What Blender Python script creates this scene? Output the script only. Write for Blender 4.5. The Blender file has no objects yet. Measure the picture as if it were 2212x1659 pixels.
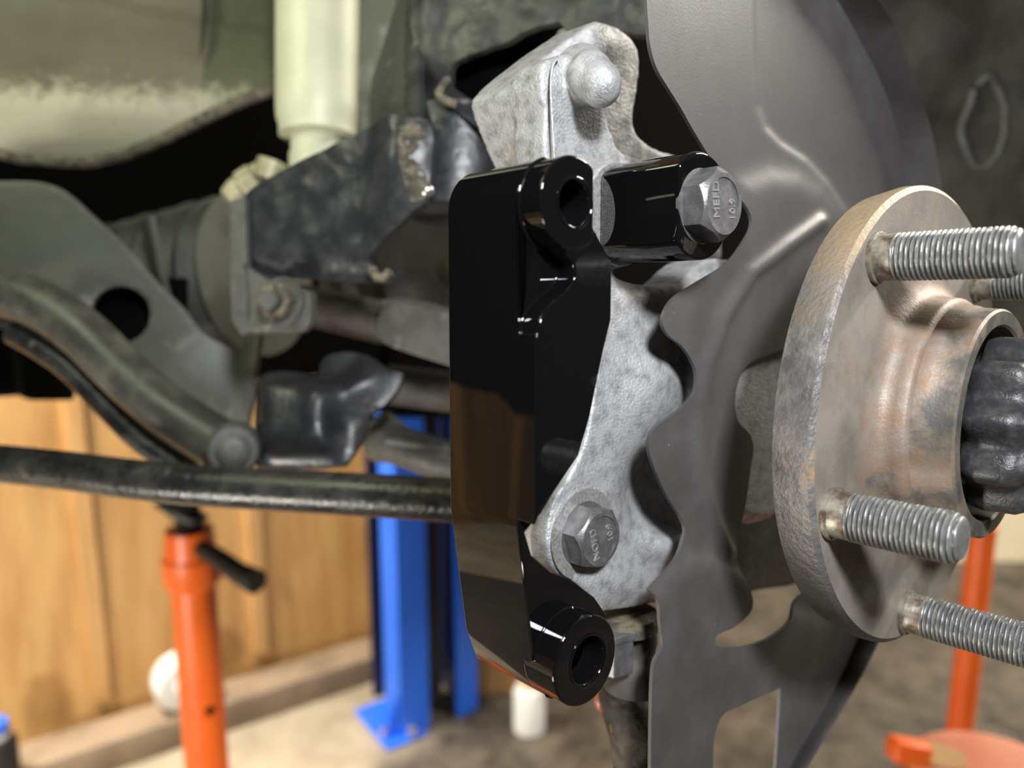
import bpy, bmesh, math, random
from mathutils import Vector as V, Matrix, noise as mnoise
from mathutils.geometry import delaunay_2d_cdt
random.seed(7)
sc = bpy.context.scene
C = sc.collection
PI = math.pi
# ---------------------------------------------------------------- camera, world, lamps, exposure
PITCH = math.radians(10)
CAMZ = 1.40
F, CX, CY = 1662.0, 1106.0, 829.5
cp, sp = math.cos(PITCH), math.sin(PITCH)
R_, U_, D_ = V((1, 0, 0)), V((0, sp, cp)), V((0, cp, -sp))
CAM = V((0, 0, CAMZ))
cd = bpy.data.cameras.new('camera'); cam = bpy.data.objects.new('camera', cd); C.objects.link(cam)
cam.location = CAM; cam.rotation_euler = (PI/2-PITCH, 0, 0)
cd.sensor_fit = 'HORIZONTAL'; cd.sensor_width = 34.6; cd.lens = 34.6*F/2212
cd.clip_start = .01; cd.clip_end = 50
cd.dof.use_dof = True; cd.dof.focus_distance = .222; cd.dof.aperture_fstop = 6.9
sc.camera = cam
vs = sc.view_settings
vs.view_transform = 'Standard'; vs.look = 'None'; vs.gamma = 1; vs.exposure = 0.0; vs.use_curve_mapping = False
w = bpy.data.worlds.new('world'); sc.world = w; w.use_nodes = True
w.node_tree.nodes['Background'].inputs[0].default_value = (.75, .8, .9, 1); w.node_tree.nodes['Background'].inputs[1].default_value = .05

def W(p):                                     # camera axes (right, down, forward) -> world
    return CAM + R_*p[0] - U_*p[1] + D_*p[2]
def ray(u, v): return V(((u-CX)/F, (v-CY)/F, 1.0))
def PZ(u, v, z): return ray(u, v)*z
# the car's own frame: a = along the wheel axle towards the outside, b = along the car, c = up
VP = (-400, 655)
a_ = -ray(*VP).normalized()
c_ = V((0, -1, a_[1]/a_[2])).normalized()
b_ = a_.cross(c_)
if b_[2] < 0: b_ = -b_
H = PZ(1992, 900, .25)                        # centre of the hub face
def Q(a, b, c): return H + a_*a + b_*b + c_*c
def abc(p): d = p-H; return d.dot(a_), d.dot(b_), d.dot(c_)
class Plane:
    def __init__(s, o, n): s.o, s.n = V(o), V(n).normalized()
    def hit(s, u, v):
        r = ray(u, v); return r*(s.o.dot(s.n)/r.dot(s.n))
def PlA(A): return Plane(Q(A, 0, 0), a_)
def PlB(B): return Plane(Q(0, B, 0), -b_)
def Pl3(p, q, r):
    p, q, r = PZ(*p), PZ(*q), PZ(*r); n = (q-p).cross(r-p)
    if n[2] > 0: n = -n
    return Plane(p, n)
def vdir(p): return (R_*p[0] - U_*p[1] + D_*p[2])

def area(name, pos, target, size, power, col, size_y=None):
    l = bpy.data.lights.new(name, 'AREA'); o = bpy.data.objects.new(name, l); C.objects.link(o)
    l.energy = power; l.color = col; l.size = size
    if size_y: l.shape = 'RECTANGLE'; l.size_y = size_y
    o.location = pos; o.rotation_euler = (V(target)-V(pos)).to_track_quat('-Z', 'Y').to_euler()
    return o
area('work_light', W(V((.085, -.19, -.17))), W(Q(-.03, -.05, 0)), .06, 4.2, (.95, .97, 1))
area('wheel_well_lamp', W(V((-.34, -.34, .16))), W(PZ(560, 280, .5)), .16, .9, (.95, 1, .66))
area('ceiling_lamp', (-1.6, 1.5, 2.85), (-1.6, 1.6, 0), .25, 280, (1, .92, .78), 1.3)
area('added_fill', (-.95, -.35, .55), (-.75, 1.5, .55), .25, 25, (1, .93, .82))  # unseen low fill, added to brighten the stand and the wall
area('ceiling_lamp', (2.4, 1.4, 2.85), (2.4, 1.8, 0), .25, 185, (1, .93, .82), 1.3)

# ---------------------------------------------------------------- materials
def mat(name, c1, c2=None, sc_=200, lo=.4, hi=.6, rough=.5, rough2=None, metal=0, bump=0, bsc=None, c3=None, s3=60, lo3=.55, hi3=.65,
        stretch=None, spec=.5, coat=0, det=5, extra=None):
    m = bpy.data.materials.new(name); m.use_nodes = True; N = m.node_tree.nodes; L = m.node_tree.links
    bs = N['Principled BSDF']
    bs.inputs['Roughness'].default_value = rough; bs.inputs['Metallic'].default_value = metal
    bs.inputs['Specular IOR Level'].default_value = spec; bs.inputs['Coat Weight'].default_value = coat
    bs.inputs['Coat Roughness'].default_value = .03
    col = lambda c: (c[0], c[1], c[2], 1)
    bs.inputs['Base Color'].default_value = col(c1)
    tc = N.new('ShaderNodeTexCoord'); vec = tc.outputs['Object']
    if stretch:
        mp = N.new('ShaderNodeMapping'); mp.inputs['Scale'].default_value = stretch; L.new(vec, mp.inputs[0]); vec = mp.outputs[0]
    def nz(s, d=det, ro=.6):
        n = N.new('ShaderNodeTexNoise'); n.inputs['Scale'].default_value = s; n.inputs['Detail'].default_value = d
        n.inputs['Roughness'].default_value = ro; L.new(vec, n.inputs['Vector']); return n.outputs[0]
    def ramp(x, l, h):
        r = N.new('ShaderNodeMapRange'); r.inputs[1].default_value = l; r.inputs[2].default_value = h; L.new(x, r.inputs[0]); return r.outputs[0]
    def mix(f, A, B):
        x = N.new('ShaderNodeMix'); x.data_type = 'RGBA'; L.new(f, x.inputs[0])
        for s, k in ((A, 6), (B, 7)):
            if isinstance(s, tuple): x.inputs[k].default_value = col(s)
            else: L.new(s, x.inputs[k])
        return x.outputs[2]
    cur = c1
    if c2:
        f = ramp(nz(sc_), lo, hi); cur = mix(f, c1, c2)
        if rough2 is not None:
            r = N.new('ShaderNodeMapRange'); r.inputs[3].default_value = rough; r.inputs[4].default_value = rough2
            L.new(f, r.inputs[0]); L.new(r.outputs[0], bs.inputs['Roughness'])
    if c3:
        f3 = ramp(nz(s3), lo3, hi3); cur = mix(f3, cur, c3)
        if metal > 0:
            r = N.new('ShaderNodeMapRange'); r.inputs[3].default_value = metal; r.inputs[4].default_value = 0.0
            L.new(f3, r.inputs[0]); L.new(r.outputs[0], bs.inputs['Metallic'])
    if extra: cur = extra(N, L, tc, cur, nz, ramp, mix)
    if not isinstance(cur, tuple): L.new(cur, bs.inputs['Base Color'])
    if bump:
        b = N.new('ShaderNodeBump'); b.inputs['Strength'].default_value = 1; b.inputs['Distance'].default_value = bump
        L.new(nz(bsc or sc_*2, 4), b.inputs['Height']); L.new(b.outputs[0], bs.inputs['Normal'])
    return m
M = {}
M['gloss'] = mat('gloss_black_paint', (.0035, .0035, .004), rough=.035, coat=0, spec=.5)
M['alu'] = mat('cast_aluminium', (.46, .47, .48), (.20, .20, .205), 230, .44, .72, rough=.40, rough2=.58, metal=.35, bump=.0004, bsc=1100, det=9,
               c3=(.20, .165, .13), s3=60, lo3=.66, hi3=.82)
M['alu_cut'] = mat('machined_aluminium', (.62, .62, .60), (.42, .42, .40), 900, .4, .6, rough=.4, metal=.7, bump=.0002, bsc=2500)
M['shield'] = mat('grey_black_sheet_paint', (.064, .060, .058), (.094, .090, .088), 60, .35, .75, rough=.46, rough2=.36, bump=.00004, bsc=1500, spec=.5,
                  c3=(.30, .30, .31), s3=800, lo3=.70, hi3=.76)
def hub_rust(N, L, tc, cur, nz, ramp, mix):          # rust grown in the corner between flange and pilot
    ax = vdir(a_)
    d = N.new('ShaderNodeVectorMath'); d.operation = 'CROSS_PRODUCT'; L.new(tc.outputs['Object'], d.inputs[0]); d.inputs[1].default_value = ax
    l = N.new('ShaderNodeVectorMath'); l.operation = 'LENGTH'; L.new(d.outputs[0], l.inputs[0])
    m = N.new('ShaderNodeMath'); m.operation = 'MULTIPLY_ADD'; L.new(nz(55, 6), m.inputs[0]); m.inputs[1].default_value = .034; L.new(l.outputs[1], m.inputs[2])
    f = ramp(m.outputs[0], .066, .057)
    f0 = ramp(m.outputs[0], .0515, .0555); kk = N.new('ShaderNodeMath'); kk.operation = 'MULTIPLY'; L.new(f, kk.inputs[0]); L.new(f0, kk.inputs[1]); f = kk.outputs[0]
    cur = mix(ramp(m.outputs[0], .055, .051), cur, mix(ramp(nz(90, 7), .42, .6), (.095, .088, .08), (.21, .17, .125)))
    k = N.new('ShaderNodeMath'); k.operation = 'MULTIPLY'; L.new(f, k.inputs[0]); L.new(ramp(nz(140, 6), .3, .62), k.inputs[1])
    k2 = N.new('ShaderNodeMath'); k2.operation = 'MULTIPLY'; L.new(k.outputs[0], k2.inputs[0]); k2.inputs[1].default_value = .5
    return mix(k2.outputs[0], cur, (.30, .145, .06))
M['hub'] = mat('rusty_hub_steel', (.285, .255, .22), (.19, .168, .145), 70, .4, .66, rough=.5, rough2=.6, metal=.3, bump=.00012, bsc=1100,
               c3=(.30, .18, .10), s3=38, lo3=.58, hi3=.8, extra=hub_rust)
def rim_tone(N, L, tc, cur, nz, ramp, mix):          # blacker towards the bottom of the rim, tan rust film at the top
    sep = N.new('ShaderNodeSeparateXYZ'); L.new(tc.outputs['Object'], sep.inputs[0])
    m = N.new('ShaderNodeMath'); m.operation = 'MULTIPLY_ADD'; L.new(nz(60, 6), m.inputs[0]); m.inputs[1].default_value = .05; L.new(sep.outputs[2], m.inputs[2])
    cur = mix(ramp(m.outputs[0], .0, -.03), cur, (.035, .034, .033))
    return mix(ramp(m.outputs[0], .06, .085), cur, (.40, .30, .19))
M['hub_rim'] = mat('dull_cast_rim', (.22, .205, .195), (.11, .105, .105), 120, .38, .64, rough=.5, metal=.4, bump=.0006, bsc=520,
                   c3=(.33, .19, .07), s3=50, lo3=.64, hi3=.74, extra=rim_tone)
M['zinc'] = mat('grey_zinc_thread', (.30, .305, .30), (.20, .205, .20), 300, .4, .65, rough=.40, metal=.6, bump=.0001, bsc=1500)
M['shank'] = mat('stained_shank', (.34, .32, .26), (.14, .10, .07), 240, .4, .62, rough=.45, metal=.6, bump=.0002)
M['spline'] = mat('axle_steel', (.30, .32, .29), (.42, .42, .36), 300, .4, .62, rough=.38, metal=.7, bump=.0003, bsc=900)
M['cap'] = mat('satin_black_cap', (.028, .029, .031), (.06, .06, .062), 260, .45, .7, rough=.33, rough2=.45, bump=.0002, bsc=900)
M['bolt'] = mat('grey_bolt_steel', (.15, .15, .155), (.24, .24, .245), 260, .42, .68, rough=.36, metal=.55, bump=.0001, bsc=1800)
M['letter'] = mat('worn_raised_letter', (.36, .35, .35), rough=.4, metal=.5)
M['arm'] = mat('dirty_black_paint', (.018, .020, .024), (.036, .039, .043), 70, .42, .7, rough=.3, rough2=.48, bump=.0003, bsc=300,
               c3=(.17, .155, .125), s3=60, lo3=.67, hi3=.8)
M['arm_dirt'] = mat('muddy_black_paint', (.024, .026, .026), (.048, .052, .047), 60, .4, .66, rough=.38, rough2=.55, bump=.0004, bsc=260,
                    c3=(.16, .145, .105), s3=50, lo3=.64, hi3=.78)
M['dusty'] = mat('dust_grey_steel', (.105, .105, .095), (.065, .066, .062), 70, .4, .66, rough=.5, rough2=.6, bump=.0003, bsc=300, c3=(.20, .185, .15), s3=60, lo3=.62, hi3=.78)
M['rod'] = mat('dusty_black_rod', (.036, .037, .033), (.075, .074, .064), 55, .42, .68, rough=.36, rough2=.5, bump=.0003, bsc=300, c3=(.14, .13, .105), s3=80, lo3=.64, hi3=.78)
M['muddy'] = mat('muddy_rubbery_iron', (.045, .038, .032), (.13, .11, .085), 90, .4, .64, rough=.75, bump=.0008, bsc=320, c3=(.03, .028, .027), s3=60, lo3=.5, hi3=.6)
M['mud'] = mat('dried_mud', (.175, .155, .11), (.06, .052, .04), 190, .4, .62, rough=.9, bump=.001, bsc=350)
M['bar'] = mat('black_bar_paint', (.015, .016, .017), (.045, .044, .040), 60, .42, .68, rough=.22, rough2=.42, bump=.0004, bsc=330,
               c3=(.14, .125, .1), s3=90, lo3=.64, hi3=.75)
M['olive'] = mat('olive_black_paint', (.058, .063, .05), (.044, .048, .038), 25, .4, .6, rough=.45, bump=.0002, bsc=120,
                 c3=(.16, .165, .15), s3=11, lo3=.55, hi3=.62)
M['brass'] = mat('dull_brass', (.46, .43, .28), (.34, .31, .2), 60, rough=.5, metal=.2)
M['boot'] = mat('rubber_boot', (.05, .056, .042), (.036, .04, .03), 40, .4, .6, rough=.6)
M['rubber'] = mat('dusty_rubber', (.035, .031, .028), (.08, .07, .06), 40, .4, .65, rough=.7)
M['strut'] = mat('pale_silver_paint', (.56, .57, .42), (.50, .51, .37), 30, .4, .6, rough=.5, metal=.1)
M['void'] = mat('shade_black', (.0018, .0018, .0018), rough=.9, spec=.05)  # near-black colour stands in for deep shade
M['liner'] = mat('dusty_wheel_liner', (.026, .024, .018), (.085, .08, .06), 11, .40, .68, rough=.75, bump=.001, bsc=60)
M['orange'] = mat('orange_enamel', (.92, .165, .02), (.86, .13, .016), 8, .4, .6, rough=.4)
M['salmon'] = mat('worn_salmon_enamel', (.62, .21, .13), (.55, .17, .1), 10, .4, .6, rough=.35)
M['grip'] = mat('black_grip', (.012, .012, .011), rough=.55)
M['blue'] = mat('blue_enamel', (.022, .15, .86), (.026, .17, .9), 4, .4, .6, rough=.4)
M['navy'] = mat('dark_navy_enamel', (.004, .01, .06), rough=.5)
M['white'] = mat('white_plastic', (.78, .80, .78), (.7, .72, .72), 20, .4, .6, rough=.4)
M['chrome'] = mat('bolt_zinc', (.6, .6, .6), rough=.25, metal=.9)
M['ply'] = mat('plywood_panel', (.68, .42, .165), (.54, .30, .105), 3.2, .38, .62, rough=.5, stretch=(6, 6, .9), det=4,
               c3=(.42, .22, .07), s3=2.2, lo3=.56, hi3=.74)
M['batten'] = mat('pale_pine', (.70, .43, .18), (.60, .35, .135), 4, .4, .6, rough=.5, stretch=(8, 8, 1))
M['timber'] = mat('weathered_timber', (.30, .225, .155), (.19, .14, .095), 5, .4, .6, rough=.75)
M['card'] = mat('brown_card', (.42, .25, .10), (.36, .2, .08), 5, .4, .6, rough=.8)
M['cream'] = mat('cream_wall_paint', (.80, .70, .50), (.74, .64, .45), 3, .4, .6, rough=.6)
M['dark'] = mat('blackened_wall', (.008, .008, .009), rough=.7)  # unseen walls, coloured near black so the bracket mirrors darkness
M['shade_casting'] = mat('shaded_casting_dark', (.03, .025, .02), (.06, .05, .04), 80, .4, .65, rough=.6, bump=.0005, bsc=300)  # dark colour stands in for the hub's shade on the casting
M['ceil'] = mat('ceiling_board', (.45, .43, .40), rough=.8)
def floor_extra(N, L, tc, cur, nz, ramp, mix):      # an old dark stain lies on the slab to the right of the lift column
    sep = N.new('ShaderNodeSeparateXYZ'); L.new(tc.outputs['Object'], sep.inputs[0])
    n = nz(2.2, 6)
    ad = N.new('ShaderNodeMath'); ad.operation = 'MULTIPLY_ADD'; L.new(n, ad.inputs[0]); ad.inputs[1].default_value = .5; L.new(sep.outputs[0], ad.inputs[2])
    ml = N.new('ShaderNodeMath'); ml.operation = 'MULTIPLY_ADD'; L.new(sep.outputs[1], ml.inputs[0]); ml.inputs[1].default_value = -.36; L.new(ad.outputs[0], ml.inputs[2])
    f = ramp(ml.outputs[0], -.86, -.68)
    return mix(f, cur, mix(ramp(nz(7, 8, .7), .40, .66), (.032, .027, .022), (.14, .115, .09)))
M['floor'] = mat('stained_concrete', (.42, .365, .275), (.30, .255, .185), 5, .4, .62, rough=.55, extra=floor_extra)

# ---------------------------------------------------------------- helpers
def sm(pts, n=6):                                # Catmull-Rom through px points, closed; a third value marks a sharp corner
    out = []; k = len(pts)
    for i in range(k):
        p0, p1, p2, p3 = pts[i-1], pts[i], pts[(i+1) % k], pts[(i+2) % k]
        if len(p1) > 2: p0 = (2*p1[0]-p2[0], 2*p1[1]-p2[1])
        if len(p2) > 2: p3 = (2*p2[0]-p1[0], 2*p2[1]-p1[1])
        for j in range(n):
            t = j/n
            f = lambda q: .5*((2*p1[q]) + (-p0[q]+p2[q])*t + (2*p0[q]-5*p1[q]+4*p2[q]-p3[q])*t*t + (-p0[q]+3*p1[q]-3*p2[q]+p3[q])*t**3)
            out.append((f(0), f(1)))
    return out
def smo(pts, n=8):                               # open Catmull-Rom for n-D tuples
    P = [V(p) for p in pts]; P = [2*P[0]-P[1]] + P + [2*P[-1]-P[-2]]; out = []
    for i in range(1, len(P)-2):
        for j in range(n):
            t = j/n; p0, p1, p2, p3 = P[i-1:i+3]
            out.append(.5*(2*p1 + (p2-p0)*t + (2*p0-5*p1+4*p2-p3)*t*t + (3*p1-p0-3*p2+p3)*t**3))
    out.append(P[-2]); return out
class MB:                                        # mesh collector, points in camera axes
    def __init__(s): s.v, s.f = [], []
    def add(s, vs_, fs):
        k = len(s.v); s.v += [V(p) for p in vs_]; s.f += [tuple(i+k for i in f) for f in fs]; return s
    def prism(s, pts, d):
        n = len(pts); pts = [V(p) for p in pts]; d = V(d)
        nn = sum(((pts[i]).cross(pts[(i+1) % n]) for i in range(n)), V((0, 0, 0)))
        if nn.dot(d) > 0: pts = pts[::-1]
        s.add(pts + [p+d for p in pts], [tuple(range(n)), tuple(range(2*n-1, n-1, -1))] + [(i, i+n, (i+1) % n+n, (i+1) % n) for i in range(n)])
        return s
    def box(s, o, ax, ay, az):
        o = V(o); q = [o-ax-ay-az, o+ax-ay-az, o+ax+ay-az, o-ax+ay-az]
        return s.prism(q, az*2)
    def lathe(s, prof, o, ax, n=48, ref=None, fr=None, closed=False):
        ax = V(ax).normalized(); e1 = V(ref) if ref else (V((0, 0, 1)) if abs(ax[2]) < .9 else V((1, 0, 0)))
        e1 = (e1-ax*e1.dot(ax)).normalized(); e2 = ax.cross(e1); o = V(o); vs_ = []; m = len(prof)
        for i, (h, r) in enumerate(prof):
            for j in range(n):
                t = 2*PI*j/n; rr = r*(fr(t, h) if fr else 1)
                vs_.append(o+ax*h+(e1*math.cos(t)+e2*math.sin(t))*rr)
        fs = [(i*n+j, i*n+(j+1) % n, (i+1)*n+(j+1) % n, (i+1)*n+j) for i in range(m-1) for j in range(n)]
        if closed: fs += [((m-1)*n+j, (m-1)*n+(j+1) % n, (j+1) % n, j) for j in range(n)]
        else: fs += [tuple(range(n-1, -1, -1)), tuple(range((m-1)*n, m*n))]
        return s.add(vs_, fs)
    def tube(s, path, rad, n=20):
        path = [V(p) for p in path]; rad = rad if isinstance(rad, (list, tuple)) else [rad]*len(path); vs_ = []; m = len(path)
        e = V((0, 1, .3))
        for i, p in enumerate(path):
            t = (path[min(i+1, m-1)]-path[max(i-1, 0)]).normalized(); e = (e-t*e.dot(t)).normalized(); g = t.cross(e)
            vs_ += [p+(e*math.cos(2*PI*j/n)+g*math.sin(2*PI*j/n))*rad[i] for j in range(n)]
        fs = [(i*n+j, i*n+(j+1) % n, (i+1)*n+(j+1) % n, (i+1)*n+j) for i in range(m-1) for j in range(n)]
        fs += [tuple(range(n-1, -1, -1)), tuple(range((m-1)*n, m*n))]
        return s.add(vs_, fs)
    def ball(s, o, r, sx=1, sy=1, sz=1, n=20):
        vs_ = []; fs = []; m = n//2; o = V(o)
        for i in range(1, m):
            for j in range(n):
                th, ph = PI*i/m, 2*PI*j/n
                vs_.append(o+V((math.sin(th)*math.cos(ph)*sx, math.cos(th)*sy, math.sin(th)*math.sin(ph)*sz))*r)
        vs_ += [o+V((0, sy*r, 0)), o-V((0, sy*r, 0))]
        for i in range(m-2):
            for j in range(n): fs.append((i*n+j, i*n+(j+1) % n, (i+1)*n+(j+1) % n, (i+1)*n+j))
        for j in range(n): fs += [((m-1)*n, (j+1) % n, j), ((m-1)*n+1, (m-2)*n+j, (m-2)*n+(j+1) % n)]
        return s.add(vs_, fs)
    def plate(s, out, pl, th, holes=(), step=14, h=None, back=None, edges=()):
        """sheet cut to an outline (px on the plane pl), with relief h(u,v) in metres off the plane, and thickness th"""
        vs2, es = [], []
        for lp in [out]+list(holes):
            k = len(vs2); vs2 += [V(p[:2]) for p in lp]; es += [(k+i, k+(i+1) % len(lp)) for i in range(len(lp))]
        for ln in edges:
            k = len(vs2); vs2 += [V(p[:2]) for p in ln]; es += [(k+i, k+i+1) for i in range(len(ln)-1)]
        def inside(p, lp):
            c = False; x, y = p; j = len(lp)-1
            for i in range(len(lp)):
                xi, yi, xj, yj = lp[i][0], lp[i][1], lp[j][0], lp[j][1]
                if (yi > y) != (yj > y) and x < (xj-xi)*(y-yi)/(yj-yi)+xi: c = not c
                j = i
            return c
        if step:
            xs = [p[0] for p in out]; ys = [p[1] for p in out]; y = min(ys)+step*.5; r = 0
            while y < max(ys):
                x = min(xs)+step*(.5 if r % 2 else .99)
                while x < max(xs):
                    if inside((x, y), out) and not any(inside((x, y), q) for q in holes): vs2.append(V((x, y)))
                    x += step
                y += step*.87; r += 1
        ov, oe, of, *_ = delaunay_2d_cdt(vs2, es, [], 0, 1e-4)
        tri = []
        for f in of:
            c = sum((ov[i] for i in f), V((0, 0)))/len(f)
            if inside(c, out) and not any(inside(c, q) for q in holes): tri.append(tuple(f))
        front = [pl.hit(p[0], p[1]) + pl.n*(h(p[0], p[1]) if h else 0) for p in ov]
        bk = [p-pl.n*(th if not back else back(ov[i][0], ov[i][1])) for i, p in enumerate(front)]
        k = len(front); fs = []; cnt = {}
        for f in tri:
            p, q, r2 = (front[i] for i in f[:3])
            if (q-p).cross(r2-p).dot(pl.n) < 0: f = f[::-1]
            fs.append(f); fs.append(tuple(i+k for i in f[::-1]))
            for i in range(len(f)): cnt[(f[i], f[(i+1) % len(f)])] = 1
        for (i, j) in list(cnt):
            if (j, i) not in cnt: fs.append((j, i, i+k, j+k))
        return s.add(front+bk, fs)
    def build(s, name, m, parent=None, smooth=40, bevel=0, seg=2, loc=None, sub=0, mods=None):
        me = bpy.data.meshes.new(name); ws = [W(p) for p in s.v]
        o = bpy.data.objects.new(name, me); C.objects.link(o)
        if parent is not None: loc_ = V((0, 0, 0)); off = V(parent['_o'])
        else:
            off = loc if loc is not None else sum(ws, V((0, 0, 0)))/len(ws); loc_ = off; o['_o'] = tuple(off)
        if parent is not None: o.parent = parent; o['_o'] = tuple(off)
        me.from_pydata([p-off for p in ws], [], s.f); me.validate(); me.update()
        bm = bmesh.new(); bm.from_mesh(me); bmesh.ops.remove_doubles(bm, verts=bm.verts, dist=1e-7)
        loose = [v for v in bm.verts if not v.link_faces]
        bmesh.ops.delete(bm, geom=loose, context='VERTS')
        bmesh.ops.recalc_face_normals(bm, faces=bm.faces); bm.to_mesh(me); bm.free()
        o.location = loc_
        if isinstance(m, str): me.materials.append(M[m])
        if mods: mods(o); me = o.data
        if bevel:
            b = o.modifiers.new('bevel', 'BEVEL'); b.width = bevel; b.segments = seg; b.limit_method = 'ANGLE'; b.angle_limit = math.radians(28)
            b.harden_normals = False
        if smooth:
            me.shade_smooth(); me.set_sharp_from_angle(angle=math.radians(smooth)) if not bevel else None
        return o
def apply_mods(o):
    dg = bpy.context.evaluated_depsgraph_get(); dg.update()
    me = bpy.data.meshes.new_from_object(o.evaluated_get(dg)); old = o.data; o.modifiers.clear(); o.data = me
    bpy.data.meshes.remove(old)
def boolean(o, cutter, op='DIFFERENCE'):
    md = o.modifiers.new('bool', 'BOOLEAN'); md.operation = op; md.object = cutter; md.solver = 'EXACT'
    apply_mods(o); bpy.data.objects.remove(cutter)
def tag(o, label, cat, group=None):
    o['label'] = label; o['category'] = cat
    if group: o['group'] = group
    return o
def empty(name, p, label, cat, group=None):
    o = bpy.data.objects.new(name, None); C.objects.link(o); wp = W(p) if not isinstance(p, tuple) else V(p)
    o.location = wp; o['_o'] = tuple(wp); o.empty_display_size = .01
    return tag(o, label, cat, group)
def g2(u, v, cu, cv, su, sv=None, ang=0):
    sv = sv or su; du, dv = u-cu, v-cv; c, s = math.cos(ang), math.sin(ang); x, y = du*c+dv*s, -du*s+dv*c
    return math.exp(-.5*((x/su)**2+(y/sv)**2))
def sd(u, v, line):                              # signed distance to an open px polyline (positive on its right side when walking along it)
    best = 1e9; sg = 1
    for (x0, y0), (x1, y1) in zip(line, line[1:]):
        dx, dy = x1-x0, y1-y0; L = dx*dx+dy*dy; t = max(0, min(1, ((u-x0)*dx+(v-y0)*dy)/L)); px, py = x0+t*dx, y0+t*dy
        d = math.hypot(u-px, v-py)
        if d < best: best = d; sg = 1 if (dx*(v-y0)-dy*(u-x0)) >= 0 else -1
    return best*sg
def sig(x): return 1/(1+math.exp(-max(-40, min(40, x))))
def fbm(p, s): return mnoise.fractal(p*s, 1.0, 2.0, 4)

# ---------------------------------------------------------------- the garage (world axes; mesh points handed over through inv())
def inv(p): p = V(p)-CAM; return V((p.dot(R_), -p.dot(U_), p.dot(D_)))
def wbox(mb, x0, x1, y0, y1, z0, z1):
    return mb.prism([inv((x0, y0, z0)), inv((x1, y0, z0)), inv((x1, y1, z0)), inv((x0, y1, z0))], vdir_inv((0, 0, z1-z0)))
def vdir_inv(d): d = V(d); return V((d.dot(R_), -d.dot(U_), d.dot(D_)))
def struct(o): o['kind'] = 'structure'; return o
struct(wbox(MB(), -6, 6, -4, 7, -.1, 0).build('floor', 'floor', smooth=0, loc=V((0, 0, 0))))
struct(wbox(MB(), -6, 6, -4, 7, 3.0, 3.1).build('ceiling', 'ceil', smooth=0))
WD = V((.82, .572, 0)).normalized(); WN = V((WD.y, -WD.x, 0)); W0 = V((-.43, 2.60, 0))     # left wall: a line along the car
def wl(s, d, z): return W0+WD*s+WN*d+V((0, 0, z))      # s along the wall, d out from it, z up
def wlbox(mb, s0, s1, d0, d1, z0, z1):
    return mb.prism([inv(wl(s0, d0, z0)), inv(wl(s1, d0, z0)), inv(wl(s1, d1, z0)), inv(wl(s0, d1, z0))], vdir_inv((0, 0, z1-z0)))
wall = struct(wlbox(MB(), -6.2, 2.5, -.12, -.02, 0, 3).build('wall_left', 'timber', smooth=0))
def s_of(u, v):                                        # where a sight line meets the wall face
    r = vdir(ray(u, v)); t = (W0-CAM).dot(WN)/r.dot(WN); return ((CAM+r*t)-W0).dot(WD)
SB = [s_of(205, 1350), s_of(560, 1350)]; dS = SB[1]-SB[0]
edges_ = [SB[0]+dS*k for k in range(-10, 6)]
for k in range(len(edges_)-1):
    wlbox(MB(), edges_[k]+.002, edges_[k+1]-.002, -.02, 0, 0, 2.99).build('panel', 'ply', wall, smooth=0, bevel=.001)
for k, s in enumerate(edges_):
    wlbox(MB(), s-.023, s+.023, 0, .018, .10, 2.95).build('batten', 'batten', wall, smooth=0, bevel=.002)
struct(wbox(MB(), .9, 6, 3.30, 3.42, 0, 3).build('wall_back', 'cream', smooth=0))
struct(wbox(MB(), -6, 6, -3.1, -3.0, 0, 3).build('wall_front', 'dark', smooth=0))
struct(wbox(MB(), 5.0, 5.1, -3, 3.3, 0, 3).build('wall_right', 'dark', smooth=0))
struct(wbox(MB(), -5.1, -5.0, -3, 2, 0, 3).build('wall_side', 'ply', smooth=0))
tb = wlbox(MB(), s_of(20, 1600), s_of(850, 1380), .09, .22, 0, .09).build('timber_sill', 'timber', bevel=.006)
tag(tb, 'long weathered timber lying along the foot of the plywood wall', 'timber')
def floor_at(u, v, z=0):
    r = vdir(ray(u, v)); t = (z-CAMZ)/r.z; return CAM+r*t
def wtube(mb, pts, rad, n=24): return mb.tube([inv(p) for p in pts], rad, n)
def wlathe(mb, prof, o, n=40, **k): return mb.lathe(prof, inv(o), vdir_inv((0, 0, 1)), n, **k)

fm = wbox(MB(), -2.05, .3, -1.2, .85, .0005, .012).build('reflection_slab', 'rubber', smooth=0, bevel=.003); tag(fm, 'unseen dark slab added on the floor for its reflection in the lower bracket', 'added slab')  # out of view, added to darken the reflection in the bracket
# blue lift column: two flanges and a web, dark channel between
fp = floor_at(866, 1600)
def col_s(u, v=1400):
    r = vdir(ray(u, v)); t = (fp-CAM).dot(WN)/r.dot(WN); return ((CAM+r*t)-fp).dot(WD)
bl = empty('lift_column', (fp.x, fp.y, 0), 'tall blue steel lift column with a dark open channel, by the plywood wall', 'lift')
def cl_(s, d, z): return inv(V((fp.x, fp.y, 0))+WD*s-WN*d+V((0, 0, z)))       # d runs away from the viewer
def lb(s0, s1, d0, d1, z0, z1, name, m, bev=.003): return MB().prism([cl_(s0, d0, z0), cl_(s1, d0, z0), cl_(s1, d1, z0), cl_(s0, d1, z0)], vdir_inv((0, 0, z1-z0))).build(name, m, bl, smooth=0, bevel=bev)
sa, sb_, sc_, sd_ = 0, col_s(926), col_s(988), col_s(1031)
lb(sa, sb_, 0, .02, 0, 2.6, 'flange', 'blue'); lb(sc_, sd_, 0, .02, 0, 2.6, 'flange', 'blue')
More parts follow.
